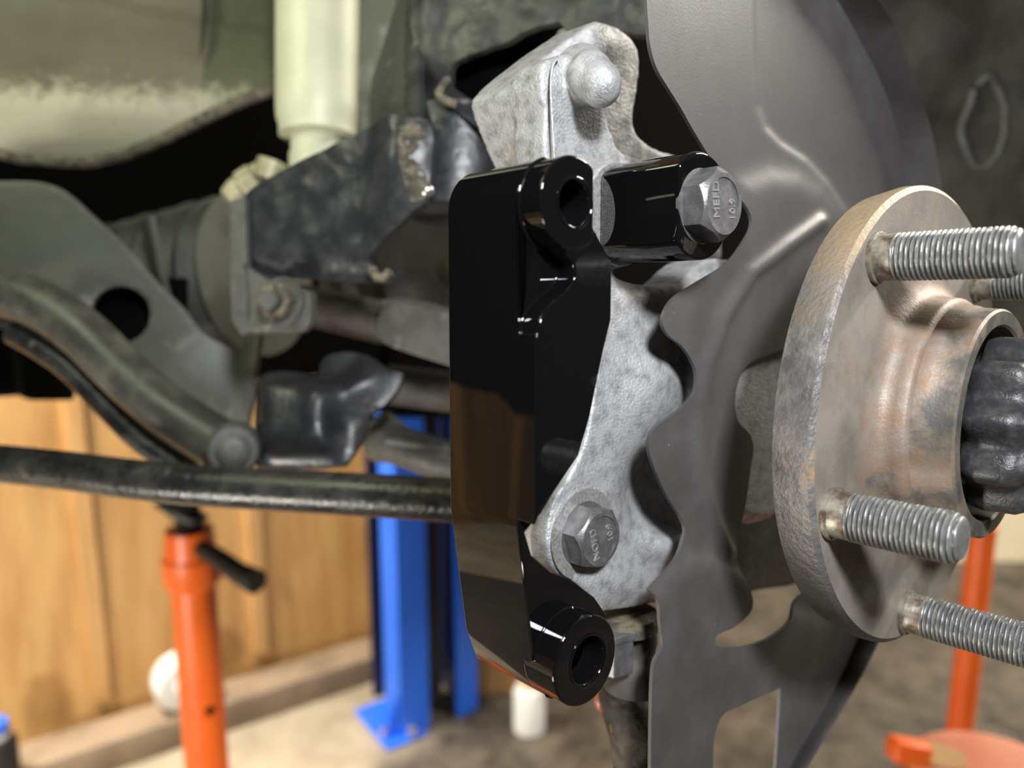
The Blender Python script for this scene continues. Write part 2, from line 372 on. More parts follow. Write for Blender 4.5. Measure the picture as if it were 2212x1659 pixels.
lb(sa, sa+.02, .02, .10, 0, 2.6, 'web', 'blue'); lb(sd_-.02, sd_, .02, .24, 0, 2.6, 'web', 'navy'); lb(sa+.03, sd_, .24, .26, 0, 2.6, 'back_plate', 'navy')
lb(sb_+.004, sc_-.03, .04, .16, .05, 2.6, 'carriage', 'grip')
lb(sa-.055, sb_-.03, -.025, .2, 0, .014, 'base_plate', 'blue')
for (x, y) in ((-.035, .03), (.03, -.012)):
    mb = MB(); mb.lathe([(.014, .016), (.034, .016), (.04, .011)], cl_(sa+x, y, 0), vdir_inv((0, 0, 1)), 6); mb.build('anchor_bolt', 'chrome', bl, smooth=0)
mb = MB(); mb.prism([cl_(sa, .01, .014), cl_(sa-.05, .01, .014), cl_(sa, .01, .15)], vdir_inv((0, .012, 0))); mb.build('gusset', 'blue', bl, smooth=0, bevel=.002)

# orange pole stand on the left
def zpt(u, v, z): return W(PZ(u, v, z))
p1 = zpt(411, 1180, 1.12); px_, py_ = p1.x, p1.y
zt = lambda v: zpt(415, v, 1.12).z
z0 = zt(1140)
st = empty('pole_stand', (px_, py_, 0), 'orange tubular pole stand with black handle grip, in front of the plywood wall', 'jack stand')
wlathe(MB(), [(.02, .0315), (zt(1272), .0315), (zt(1262), .0385), (zt(1258), .040), (zt(1203), .040), (zt(1199), .036), (zt(1190), .0355), (z0, .033)], V((px_, py_, 0))).build('tube', 'orange', st)
wlathe(MB(), [(0, .15), (.012, .15), (.02, .14), (.022, .04)], V((px_, py_, 0))).build('foot', 'orange', st)
wlathe(MB(), [(z0-.01, .019)]+[(z0+.004*i, .019 if i % 2 else .016) for i in range(1, 16)], V((px_, py_, 0))).build('screw', 'grip', st)
mb = MB(); mb.prism([zi for zi in (PZ(325, 1090, 1.09), PZ(352, 1088, 1.09), PZ(425, 1125, 1.09), PZ(418, 1138, 1.09), PZ(375, 1125, 1.09))], V((0, 0, .05)))
mb.build('screw_lever', 'grip', st, bevel=.003)
mb = MB(); mb.tube([PZ(432, 1183, 1.08), PZ(470, 1205, 1.06), PZ(515, 1237, 1.04), PZ(556, 1258, 1.02)], [.012, .0135, .0145, .017], 16); mb.build('handle_grip', 'grip', st, bevel=.002)
hp = zpt(470, 1585, 1.085)
mb = MB(); mb.lathe([(0, .0065), (.003, .0065), (.0035, .001)], inv(V((px_+.0205, py_-.0235, hp.z))), vdir_inv((.66, -.75, 0)), 20); mb.build('pin_hole', 'void', st)

# right pole stand
p2 = zpt(2095, 1350, 1.15)
zr = lambda v: zpt(2100, v, 1.15).z
s2 = empty('pole_stand', (p2.x, p2.y, 0), 'slim orange pole stand seen beyond the wheel studs', 'jack stand')
MB().tube([inv((p2.x+.003, p2.y, zr(1120))), inv((p2.x, p2.y, .02))], [.0185, .0185], 20).build('tube', 'orange', s2)
wlathe(MB(), [(0, .12), (.012, .12), (.02, .11), (.022, .04)], V((p2.x, p2.y, 0))).build('foot', 'orange', s2)
# round topped stand at the lower right corner
q = PZ(2160, 1745, .80); s3 = empty('round_stool', (W(q).x, W(q).y, 0), 'round salmon topped shop stool with orange lever at lower right', 'stool')
qw = W(q); qz = W(PZ(2110, 1680, .80)).z
wlathe(MB(), [(qz-.055, .05), (qz-.05, .088), (qz-.012, .094), (qz-.002, .088), (qz+.006, .06), (qz+.008, .01)], V((qw.x, qw.y, 0)), 48).build('seat', 'salmon', s3)
MB().lathe([(0, .024), (.012, .022)], inv((qw.x-.045, qw.y+.03, qz-.004)), vdir_inv((0, 0, 1)), 24).build('seat_button', 'card', s3)
wlathe(MB(), [(.02, .02), (qz-.05, .02)], V((qw.x, qw.y, 0))).build('post', 'orange', s3)
wlathe(MB(), [(0, .14), (.02, .14), (.025, .03)], V((qw.x, qw.y, 0))).build('foot', 'orange', s3)
lv = W(PZ(1925, 1612, .78)); MB().box(PZ(1962, 1622, .77), V((.018, .003, 0)), V((-.002, .0105, 0)), V((0, 0, .012))).build('lever', 'orange', s3, bevel=.003)

# small things on the floor
bp = floor_at(1143, 1575); r_ = .038*((bp-CAM).length/2.2)
bt = empty('bottle', (bp.x, bp.y, 0), 'white squat bottle on the dark stained floor', 'bottle')
wlathe(MB(), [(0, .040), (.004, .046), (.125, .046), (.135, .04), (.14, .02)], V((bp.x, bp.y, 0))).build('body', 'white', bt)
wlathe(MB(), [(.14, .018), (.155, .03), (.175, .028), (.178, .01)], V((bp.x, bp.y, 0))).build('cap', 'batten', bt)
jw = wl(s_of(450, 1500)-.10, .155, .0905)
jr = empty('jug', tuple(jw), 'translucent white round jug resting on the weathered timber', 'jug')
MB().lathe([(-.05, .05), (-.045, .07), (-.03, .08), (.03, .08), (.045, .07), (.05, .05)], inv(jw+V((0, 0, .08))), vdir_inv(WN), 32, ref=vdir_inv((0, 0, 1))).build('body', 'white', jr)
MB().lathe([(.05, .03), (.062, .03), (.064, .02)], inv(jw+V((0, 0, .08))), vdir_inv(WN), 20).build('lid', 'white', jr)
dp = floor_at(10, 1760); db = empty('spray_can', (dp.x, dp.y, 0), 'dark spray can with a blue cap by the plywood wall', 'can')
zc = zpt(5, 1575, (inv(dp)[2])).z
hC = max(.25, zc+.02)
wlathe(MB(), [(0, .045), (hC-.05, .047), (hC-.035, .035)], V((dp.x, dp.y, 0))).build('body', 'grip', db)
wlathe(MB(), [(hC-.035, .033), (hC-.02, .033)], V((dp.x, dp.y, 0))).build('collar', 'white', db)
wlathe(MB(), [(hC-.02, .033), (hC+.005, .031), (hC+.008, .01)], V((dp.x, dp.y, 0))).build('cap', 'blue', db)
cp_ = floor_at(1110, 1500); cb = wbox(MB(), cp_.x-.16, cp_.x+.25, cp_.y, cp_.y+.3, 0, .34).build('cardboard_box', 'card', bevel=.004, smooth=0)
tag(cb, 'plain brown cardboard box on the floor beside the blue lift column', 'box')

# ---------------------------------------------------------------- the car: dark mass behind, wheel liner
def cbox(mb, a0, a1, b0, b1, c0, c1): return mb.prism([Q(a0, b0, c0), Q(a1, b0, c0), Q(a1, b1, c0), Q(a0, b1, c0)], c_*(c1-c0))
A0 = -.66; cb0 = abc(PlA(A0).hit(120, 852))[2]
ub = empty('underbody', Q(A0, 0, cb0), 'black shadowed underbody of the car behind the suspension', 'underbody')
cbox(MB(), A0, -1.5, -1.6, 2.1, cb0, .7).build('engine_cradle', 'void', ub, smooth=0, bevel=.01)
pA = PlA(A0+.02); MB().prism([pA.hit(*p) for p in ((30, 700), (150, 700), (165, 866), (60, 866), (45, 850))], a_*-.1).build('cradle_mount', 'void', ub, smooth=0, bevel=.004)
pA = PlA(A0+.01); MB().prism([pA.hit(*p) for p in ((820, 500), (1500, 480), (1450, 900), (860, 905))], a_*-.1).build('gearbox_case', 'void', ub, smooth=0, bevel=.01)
def lh(u, v): return .02*fbm(V((u/300, v/300, 3)), 1)+.02*sig((u-2150)/40)-.006*g2(u, v, 2112, 265, 24, 75)
ln = MB().plate([(1620, -160), (2400, -160), (2400, 722), (2250, 724), (2130, 730), (2000, 720), (1700, 690), (1640, 640)], Pl3((1700, 300, .60), (2200, 100, .62), (2200, 700, .70)), .003, h=lh, step=22)
wl_ = ln.build('wheel_arch_liner', 'liner'); tag(wl_, 'dusty dark wheel arch liner behind the grey dust shield', 'liner')
plW = Pl3((1700, 300, .60), (2200, 100, .62), (2200, 700, .70))
lp = [plW.hit(u, v)+plW.n*(lh(u, v)+.001) for u, v in [(2112+33*math.cos(t*PI/20)*(1 if abs(math.sin(t*PI/20)) < .8 else .85), 265+98*math.sin(t*PI/20)) for t in range(40)]]
MB().tube(lp[-14:]+lp[:15], .0030, 10).build('oval_rim', 'dusty', wl_); MB().tube(lp[13:26], .0030, 10).build('oval_rim', 'dusty', wl_)
AB, B0 = -.43, -.1372
cq = PlB(B0).hit(1060, 885); va = abc(V((0, 0, 0))); qa = abc(cq); dv_ = [qa[i]-va[i] for i in range(3)]; tt = (AB-qa[1])/(-dv_[1]); cs_ = qa[2]+dv_[2]*tt
mb = MB(); pr_ = []
for i in range(41):
    a0 = A0+.02+(.0-A0-.14)*i/40; pr_.append((a0, cs_+.006*fbm(V((a0*40, 1, 2)), 1)))
poly = [Q(a0, AB, c0) for a0, c0 in pr_]+[Q(pr_[-1][0], AB, .5), Q(pr_[0][0], AB, .5)]
tag(mb.prism(poly, b_*-.012).build('arch_reflection_panel', 'void', smooth=0), 'unseen dark rear panel of the wheel arch, added for its reflection in the glossy bracket', 'added panel')  # out of view; lower edge placed by the bracket's reflection

# ---------------------------------------------------------------- left hand suspension parts
# rusted frame rail across the upper left
fr = empty('frame_rail', PZ(250, 200, .56), 'beige and olive worn frame rail bulging across the upper left', 'frame rail')
plF = Pl3((0, 100, .52), (600, 100, .56), (300, 360, .53))
def fh(u, v): return .030*math.exp(-.5*((v-255-.0*u)/85)**2)*1.0 - .00022*max(0, v-330)
def paler_below(N, L, tc, cur, nz, ramp, mix):  # paler colour towards the bottom, with a noisy edge
    sep = N.new('ShaderNodeSeparateXYZ'); L.new(tc.outputs['Object'], sep.inputs[0])
    ad = N.new('ShaderNodeMath'); ad.operation = 'MULTIPLY_ADD'; L.new(nz(110, 8, .75), ad.inputs[0]); ad.inputs[1].default_value = -.085; L.new(sep.outputs[2], ad.inputs[2])
    return mix(ramp(ad.outputs[0], -.062, -.044), (.36, .345, .25), cur)
M['rail'] = mat('worn_rail_paint', (.135, .125, .095), (.17, .155, .115), 16, .4, .6, rough=.5, bump=.0004, bsc=150, extra=paler_below)
M['rail2'] = mat('olive_rail_tone', (.075, .085, .052), (.1, .11, .07), 14, .4, .6, rough=.5, bump=.0003, bsc=150, extra=paler_below)  # darker, greener version of the rail colour for its right side
lo = [(0, 352), (60, 362), (130, 366), (200, 366), (290, 354), (370, 334), (430, 311)]
MB().plate([(-300, -160), (458, -160), (458, 298)]+lo[::-1]+[(-300, 300)], plF, .003, h=lambda u, v: fh(u, v)+.0012-.003*(sd(u, v, [(-100, -40), (240, 2), (330, 27), (460, 52)]) < 0), step=16).build('outer_skin', 'rail', fr)
MB().plate([(440, -160), (660, -160), (660, 220), (592, 247), (540, 266), (480, 291), (440, 308)], plF, .003, h=lambda u, v: fh(u, v)-.003*(sd(u, v, [(400, 40), (590, 72), (700, 90)]) < 0), step=14).build('inner_skin', 'rail2', fr)
pth = [plF.hit(u, v-8)+plF.n*(fh(u, v-8)) for u, v in [(-300, 310)]+lo+[(480, 291), (540, 266), (592, 247), (660, 222)]]
MB().tube(pth, .0042, 12).build('seam_lip', 'mud', fr)
# shock absorber
sh = empty('shock_absorber', PZ(690, 150, .47), 'pale silver shock absorber body standing left of the black uprights', 'shock absorber')
ax = (PZ(690, 300, .47)-PZ(690, -60, .47)).normalized(); zz = .47
MB().lathe([(-.12, .0255), (.085, .0255), (.0935, .0250), (.098, .0235), (.1035, .0235), (.105, .018)], PZ(688, -70, zz), ax, 48).build('body', 'strut', sh)
MB().lathe([(.100, .0155), (.113, .0155), (.115, .0165), (.128, .0165)], PZ(684, -70, zz), ax, 32).build('lower_stem', 'strut', sh)
ft = empty('pipe_fitting', PZ(540, 400, .47), 'small pale brass fitting tucked beside the shock absorber foot', 'fitting')
MB().tube([PZ(490, 430, .465), PZ(512, 415, .468), PZ(545, 388, .47), PZ(580, 362, .47)], [.006, .0085, .008, .007], 16).build('elbow', 'brass', ft, bevel=.0015)
MB().lathe([(0, .010), (.010, .010)], PZ(525, 405, .462), PZ(560, 380, .47)-PZ(500, 420, .47), 6).build('nut', 'brass', ft, smooth=0, bevel=.001)
MB().tube([PZ(578, 390, .468), PZ(590, 350, .468)], .0095, 14).build('stub', 'brass', ft)
# steering bellows
bw = MB(); pr_ = []
for i in range(46): pr_.append((i*.004, .056+.0048*math.cos(i*.004/.022*2*PI)-(.0002*i)))
bw.lathe(pr_[:34], PZ(560, 590, .565), V((-1, .06, .42)), 48)
tag(bw.build('steering_bellows', 'boot'), 'ribbed olive rubber bellows behind the black control arm', 'bellows')
# frame bracket with round hole
plS = Pl3((0, 500, .46), (500, 800, .49), (0, 800, .46))
hole = [(260+66*math.cos(t*PI/18), 680+62*math.sin(t*PI/18)) for t in range(36)]
sb = empty('frame_bracket', PZ(260, 600, .47), 'olive grey steel frame bracket with one round hole', 'bracket')
outS = sm([(-60, 392, 1), (60, 392), (110, 400), (150, 420), (200, 465), (270, 530), (340, 610), (400, 670), (440, 720), (505, 757, 1), (540, 760, 1), (545, 830), (528, 950, 1), (430, 930), (300, 850), (180, 760), (60, 720), (-60, 700, 1)], 4)
MB().plate(outS, plS, .006, holes=[hole], h=lambda u, v: -.012*sig((-(sd(u, v, [(60, 380), (150, 420), (270, 530), (440, 720), (520, 780)]))+18)/8)*0+.004*g2(u, v, 400, 800, 90), step=18).build('web_plate', 'olive', sb, bevel=.0012)
MB().plate([(522, 730), (562, 722), (550, 800), (530, 935), (493, 940), (512, 820)], Pl3((520, 740, .475), (555, 730, .47), (510, 930, .47)), .004, step=0).build('edge_flange', 'dusty', sb, bevel=.001)
MB().plate([(300, 480), (312, 465), (322, 468), (345, 590), (360, 640), (330, 600)], Pl3((300, 480, .5), (345, 590, .5), (320, 470, .49)), .004, step=0).build('gusset', 'olive', sb, bevel=.001)
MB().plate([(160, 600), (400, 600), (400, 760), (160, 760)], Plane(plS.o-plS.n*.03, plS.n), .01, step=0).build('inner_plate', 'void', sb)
# curved radius rod and the pipe under it
rr = empty('radius_rod', PZ(240, 780, .41), 'thick curved grey-black rod ending in a bolted eye', 'suspension rod')
path = [PZ(u, v, z) for u, v, z in ((-300, 612, .445), (-60, 622, .437), (40, 640, .434), (120, 676, .431), (190, 730, .428), (260, 800, .425), (340, 870, .421), (420, 925, .416), (480, 962, .412))]
path = smo([tuple(p) for p in path], 6)
MB().tube(path, .0138, 28).build('rod', 'rod', rr)
ec = PZ(505, 967, .409)
MB().lathe([(-.014, .0125), (-.011, .0138), (.008, .0138), (.0115, .0118), (.012, .009)], ec, V((.35, .05, -1)), 32).build('eye', 'dusty', rr)
MB().lathe([(.010, .0085), (.015, .0085), (.017, .0060), (.0172, .003)], ec, V((.35, .05, -1)), 24).build('bolt_head', 'dusty', rr)
MB().tube([PZ(440, 930, .411), PZ(452, 950, .410), PZ(452, 985, .409)], .0045, 12).build('ring_lip', 'olive', rr)
path = smo([tuple(PZ(u, v, z)) for u, v, z in ((30, 718, .448), (90, 752, .446), (150, 795, .444), (220, 865, .442), (300, 945, .44), (380, 1000, .437), (420, 1030, .435))], 5)
tag(MB().tube(path, .0074, 20).build('brake_hose_pipe', 'bar'), 'thin dark pipe running under the curved radius rod', 'pipe')
# stabilizer bar
path = smo([tuple(PZ(u, v, z)) for u, v, z in ((-320, 975, .45), (-60, 996, .425), (120, 1014, .41), (300, 1037, .395), (445, 1050, .385), (620, 1060, .375), (800, 1070, .365), (985, 1081, .357), (1100, 1086, .352), (1250, 1092, .345))], 6)
tag(MB().tube(path, .0103, 32).build('stabilizer_bar', 'bar'), 'long straight glossy black stabilizer bar crossing the lower left', 'stabilizer bar')
# lower control arm (stamped)
plL = Pl3((560, 900, .42), (860, 850, .41), (660, 1010, .405))
def lah(u, v):
    e = lambda x: sig(x/9)
    box = e(u-578)*e(735-u)*e(v-822-.12*(u-580))*e(985-v)
    return .016*box + .010*g2(u, v, 770, 850, 60, 26, -.7) - .00005*max(0, u-820)
outL = sm([(553, 1008, 1), (552, 900), (558, 830), (585, 806), (640, 806), (686, 812), (692, 788), (710, 768), (760, 761), (805, 775), (840, 800), (868, 806, 1), (858, 835), (832, 872), (800, 900), (785, 940), (770, 968), (752, 994), (735, 1006), (640, 1014)], 5)
tag(MB().plate(outL, plL, .004, h=lah, step=9).build('lower_control_arm', 'arm'), 'shiny black stamped lower control arm with a boxed bulge', 'control arm')
# grey bushing housing behind the bracket
bh = empty('trailing_link', PZ(880, 980, .45), 'grey dusty link end behind the stabilizer bar', 'link')
MB().tube(smo([tuple(PZ(*p)) for p in ((808, 955, .47), (860, 962, .455), (930, 985, .445), (1010, 1005, .44), (1200, 1030, .43))], 5), [.0085]+[.0118]*20, 20).build('link_body', 'dusty', bh)
MB().tube([PZ(800, 930, .475), PZ(835, 912, .47), PZ(862, 935, .46)], .0062, 14).build('link_fork', 'dusty', bh)
MB().tube([PZ(838, 950, .445), PZ(880, 955, .44), PZ(975, 975, .436)], .0035, 10).build('rib', 'dusty', bh)
# tie rod
tr = empty('tie_rod', PZ(880, 700, .40), 'dark tie rod with dusty flattened end left of the black bracket', 'tie rod')
plT = Pl3((760, 710, .43), (980, 690, .38), (900, 760, .40))
MB().plate(sm([(740, 712, 1), (795, 708), (815, 692), (832, 662), (858, 649), (1150, 722, 1), (1150, 842, 1), (900, 764), (820, 735)], 5), plT, .014, h=lambda u, v: .003*sig((u-830)/8), step=14).build('flat_end', 'dusty', tr, bevel=.002)
MB().tube([PZ(560, 640, .47), PZ(700, 668, .45), PZ(840, 700, .425)], .012, 20).build('rod', 'rubber', tr)
# drive shaft boot
db_ = MB(); pr_ = [(i*.003, .036+.0035*math.cos(i*.003/.017*2*PI)) for i in range(30)]
db_.lathe(pr_, PZ(960, 570, .47)-a_*.01, -a_+V((0, 0, .1)), 40)
db_.tube([PZ(985, 575, .465), Q(-.10, -.01, 0)], .013, 20)
tag(db_.build('drive_shaft_boot', 'rubber'), 'dark brown rubber drive shaft boot just left of the black bracket', 'boot')
tag(MB().tube([PZ(840, 830, .46), PZ(900, 838, .455), PZ(1180, 872, .43)], .012, 18).build('brake_line_guard', 'rubber'), 'dark rubber hose end above the grey link end', 'hose')

# upper control arm: stamped black arm from lower left up to the spring seat
ua = empty('upper_control_arm', PZ(740, 450, .38), 'dirty black pressed steel control arm with a curled lower edge', 'control arm')
plU = Pl3((500, 450, .40), (900, 400, .355), (700, 590, .375))
outU = sm([(497, 436, 1), (560, 396), (640, 352), (720, 312), (790, 281), (850, 262), (930, 262, 1), (940, 300), (925, 430), (905, 452, 1), (870, 488), (830, 520), (803, 545), (797, 568), (806, 585), (826, 588), (846, 578), (848, 592), (832, 604), (800, 608), (700, 602), (560, 594, 1), (530, 572), (500, 548, 1)], 5)
def uh(u, v):
    return .010*g2(u, v, 872, 330, 34, 120, .06)-.006*sig((520-u)/8)-.004*sig((v-575)/7)+.0012*fbm(V((u/60, v/60, 1)), 1)
MB().plate(outU, plU, .004, h=uh, step=11).build('pressed_web', 'arm', ua)
MB().plate([(496, 436), (528, 424), (532, 560), (534, 720), (520, 722), (500, 690), (497, 560)], Pl3((500, 450, .395), (530, 450, .392), (510, 700, .392)), .004, step=12).build('side_flange', 'dusty', ua, bevel=.001)
MB().tube([plU.hit(*p)+plU.n*.001 for p in ((806, 582), (818, 600), (834, 600), (846, 588))], .0024, 10).build('curled_edge', 'mud', ua)
cyl = MB(); cyl.lathe([(0, .030), (.0468, .030), (.0475, .029)], PZ(998, 262, .385), PZ(990, 480, .385)-PZ(998, 262, .385), 48); cyl.build('bush_sleeve', 'arm', ua)
mb = MB(); pts = [(905, 268), (928, 300), (906, 345), (926, 380), (930, 420), (900, 440), (890, 385), (884, 330), (888, 290)]
mb.plate(sm(pts, 5), plU, .003, h=lambda u, v: uh(u, v)+.0008+.0022*fbm(V((u/11, v/11, 0)), 1), step=4); mb.build('mud_crust', 'mud', ua)
mb = MB(); mb.ball(PZ(922, 412, .352), .0035, n=12); mb.build('rivet', 'chrome', ua)
# nut tab
tn = empty('mounting_tab', PZ(600, 650, .38), 'grey steel tab carrying a rusty nut under the black control arm', 'tab')
plN = Pl3((530, 600, .392), (670, 640, .375), (530, 715, .392))
MB().plate(sm([(528, 572, 1), (552, 590), (580, 606), (620, 614), (672, 632, 1), (671, 690), (662, 714), (640, 718), (531, 719, 1)], 4), plN, .004, h=lambda u, v: -.0022*g2(u, v, 610, 655, 30)+.002*sig((v-700)/5), step=9).build('tab_plate', 'dusty', tn, bevel=.0008)
nn = plN.n; nc = plN.hit(612, 652)
MB().lathe([(-.001, .0125), (.0012, .0125)], nc, nn, 32).build('washer', 'dusty', tn)
MB().lathe([(.001, .0095), (.0085, .0095), (.0095, .0085)], nc, nn+V((.15, 0, 0)), 6).build('nut', 'mud', tn, smooth=0, bevel=.0006)
MB().lathe([(.008, .0048), (.0155, .0048), (.0165, .0038)], nc, nn+V((.25, 0.05, 0)), 20).build('bolt_end', 'dusty', tn)

# upright / spring seat sheets in the top centre
up = empty('strut_tower', PZ(1050, 120, .36), 'black sheet steel upright and shelf above the grey knuckle', 'strut tower')
MB().plate([(780, -160), (865, -160), (858, 0), (803, 172), (798, 300), (770, 300)], Pl3((780, 0, .43), (858, 0, .42), (800, 280, .425)), .002, step=20).build('rear_sheet', 'olive', up)
MB().plate([(858, -160), (905, -160), (905, 260), (880, 300), (798, 305), (803, 172), (858, 0)], Pl3((860, 0, .405), (890, 0, .39), (800, 280, .395)), .003, step=16, h=lambda u, v: .003*g2(u, v, 885, 150, 8, 200)).build('side_sheet', 'arm_dirt', up)
plX = Pl3((890, 0, .375), (1390, 0, .325), (950, 200, .365))
outX = sm([(888, -160, 1), (1400, -160, 1), (1400, 76, 1), (1370, 72), (1330, 64), (1278, 48), (1240, 66), (1222, 62), (1205, 43, 1), (1150, 64), (1080, 92), (1010, 122), (974, 140), (966, 172), (946, 196), (944, 214), (952, 228), (948, 252), (930, 264), (905, 258), (890, 262, 1)], 4)
def xh(u, v): return -.010*sig((v-150)/14)*sig((960-u)/10)+.0022*fbm(V((u/70, v/70, 5)), 1)-.006*sig((u-1215)/14)*0+.0025*g2(u, v, 925, 90, 14, 120)
MB().plate(outX, plX, .004, h=xh, step=13).build('shelf_plate', 'arm_dirt', up)
plY = Pl3((970, 150, .375), (1150, 300, .385), (1200, 60, .36))
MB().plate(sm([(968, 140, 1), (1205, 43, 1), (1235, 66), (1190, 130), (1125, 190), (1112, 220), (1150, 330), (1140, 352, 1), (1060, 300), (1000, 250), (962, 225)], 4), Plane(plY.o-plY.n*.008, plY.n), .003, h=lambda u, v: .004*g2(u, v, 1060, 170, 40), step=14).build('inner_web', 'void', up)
MB().plate(sm([(972, 148, 1), (976, 180), (1000, 205), (1075, 250), (1160, 308, 1), (1165, 350, 1), (1085, 312), (1010, 262), (962, 226), (944, 208), (948, 194), (966, 172)], 4), Pl3((950, 200, .36), (1150, 330, .345), (975, 150, .36)), .003, h=lambda u, v: .0035*sig((sd(u, v, [(940, 170), (1000, 228), (1085, 285), (1170, 335)]))/5), step=9).build('folded_edge', 'arm', up)
mb = MB(); mb.tube(smo([tuple(PZ(*p)) for p in ((966, 172, .355), (955, 188, .352), (948, 204, .35), (962, 216, .35), (985, 226, .35))], 4), .0018, 8); mb.build('rust_edge', 'mud', up)
def crust(p0, n, r):
    mb = MB()
    pts = smo([tuple(PZ(*p)) for p in p0], n)
    for p in pts: mb.ball(p+V((random.uniform(-1, 1), random.uniform(-1, 1), 0))*r*.6, r*random.uniform(.6, 1.2), n=10)
    return mb
o = crust(((1218, 82, .315), (1195, 108, .318), (1165, 130, .32), (1135, 152, .323), (1115, 178, .325), (1107, 195, .326)), 9, .0026).build('mud_crust', 'mud', up)

# ---------------------------------------------------------------- steering knuckle
LB = PlA(-.0635).hit(1258, 1152); LBa = abc(LB)          # lower lug axis
UBa = abc(PlA(-.026).hit(1566, 440))                     # upper bolt axis
LUGA = -.0635
kn = empty('steering_knuckle', Q(-.075, -.06, 0), 'pale grey cast aluminium steering knuckle behind the glossy black bracket', 'knuckle')
mb = MB()
pk = PlA(-.064)
def kh(u, v):
    return (.0045*g2(u, v, 1430, 830, 60, 70) + .003*g2(u, v, 1360, 940, 40, 160, .25) - .007*sig((v-612)/-10)*sig((v-520)/8)*sig((u-1340)/8)
            + .006*g2(u, v, 1425, 1175, 34, 26, .5) - .004*g2(u, v, 1390, 1060, 40, 70, -.3) + .004*g2(u, v, 1330, 1260, 70, 40))
outK = sm([(1270, 560, 1), (1330, 575, 1), (1385, 612), (1480, 612), (1560, 560), (1620, 560, 1), (1600, 800), (1580, 1000), (1540, 1180), (1500, 1290), (1400, 1302, 1), (1340, 1312), (1285, 1320, 1), (1262, 1285), (1215, 1240), (1180, 1180), (1195, 1090), (1230, 1030), (1262, 960), (1280, 860), (1290, 700)], 5)
mb.plate(outK, pk, .016, h=kh, step=12)
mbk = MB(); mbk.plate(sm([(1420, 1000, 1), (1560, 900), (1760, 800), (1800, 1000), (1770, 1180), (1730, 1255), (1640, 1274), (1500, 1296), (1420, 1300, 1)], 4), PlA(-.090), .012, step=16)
# lower lug, upper lug
mb.lathe([(-.028, .0150), (0.0, .0150), (.0012, .0140)], LB-a_*.001, a_, 40)
UL = Q(LUGA, UBa[1], UBa[2])
mb.lathe([(-.026, .0162), (0.0, .0162), (.001, .0155)], UL-a_*.001, a_, 40)
# upper arm
pb = PlA(-.092)
mb.plate(sm([(1222, 86, 1), (1276, 48, 1), (1332, 66), (1368, 92), (1381, 130), (1376, 200), (1368, 262), (1385, 300), (1440, 330), (1560, 350, 1), (1560, 560, 1), (1290, 560, 1), (1160, 360, 1), (1130, 280), (1108, 205), (1122, 172), (1165, 132)], 5), pb, .02, h=lambda u, v: .004*g2(u, v, 1290, 90, 40)-.00002*max(0, 1180-u), step=14)
pf = PlA(-.080)
mb.plate(sm([(1170, 140), (1192, 124), (1225, 116), (1275, 122), (1312, 160), (1305, 230), (1322, 290), (1345, 330), (1420, 350), (1540, 360, 1), (1540, 500, 1), (1230, 500, 1), (1180, 350), (1176, 250), (1166, 195)], 5), pf, .014, h=lambda u, v: .0035*g2(u, v, 1240, 180, 40, 50)+.004*g2(u, v, 1440, 420, 60), step=12)
kb = PlA(-.066).hit(1298, 182); mb.ball(kb, .0064, 1, 1.12, 1); mb.ball(PlA(-.071).hit(1275, 160), .0072); mb.tube([kb, PlA(-.082).hit(1252, 158)], [.0058, .0095], 20)
# bearing housing behind the shield
mb.lathe([(-.035, .050), (0, .047), (.004, .043)], Q(-.056, 0, 0), a_, 48)
mb.ball(PlA(-.066).hit(1425, 1170), .008, 1.2, .8, 1)
def remesh(o):
    r = o.modifiers.new('remesh', 'REMESH'); r.mode = 'VOXEL'; r.voxel_size = .0008; r.use_smooth_shade = True
    s = o.modifiers.new('smooth', 'SMOOTH'); s.factor = .5; s.iterations = 7
    apply_mods(o)
mbk.build('shade_backing', 'shade_casting', kn, bevel=.002)  # separate dark piece painting the shaded casting behind the hub
casting = mb.build('casting', 'alu', kn, mods=remesh)
for p in casting.data.polygons: p.use_smooth = True
mb = MB(); mb.lathe([(0, .0142), (.0006, .0142), (.0006, .0100), (.0002, .0098), (.0002, .0075), (0, .0075)], Q(LUGA+.0004, LBa[1], LBa[2]), a_, 48, closed=True); mb.build('machined_seat', 'alu_cut', kn)
mb = MB(); mb.lathe([(0, .0158), (.0006, .0156), (.0006, .0075), (0, .0075)], Q(LUGA+.0004, UBa[1], UBa[2]), a_, 48, closed=True); mb.build('machined_seat', 'alu_cut', kn)
mb = MB(); mb.tube(smo([tuple(PlA(-.0766).hit(*p)) for p in ((1208, 120), (1195, 140), (1190, 180), (1192, 240), (1198, 345))], 5), .0004, 8); mb.build('casting_seam', 'alu_cut', kn)

# ---------------------------------------------------------------- glossy caliper bracket
EA, A1, A2, A00, B0 = -.037, -.0382, -.0445, -.0727, -.1372
br = empty('caliper_bracket', Q(-.055, -.125, 0), 'glossy black brake caliper bracket with round pin holes at both ends', 'caliper bracket')
ue = abc(PlA(EA).hit(1240, 438)); le = abc(PlA(EA).hit(1266, 1428))
LER = .0121; UER = ue[1]-B0-.00012
p1_, p2_ = PlA(A1), PlA(A2)
rear = lambda c: (B0, c)
def bc(pl, u, v): q = abc(pl.hit(u, v)); return (q[1], q[2])
vB = PlB(B0)
def cB(u, v): return abc(vB.hit(u, v))[2]
def addprism(mb, poly, Aa, Ab): return mb.prism([Q(Aa, b, c) for b, c in poly], a_*(Ab-Aa))
def arc(cb, cc, r, t0, t1, n=14): return [(cb+r*math.cos(math.radians(t0+(t1-t0)*i/n)), cc+r*math.sin(math.radians(t0+(t1-t0)*i/n))) for i in range(n+1)]
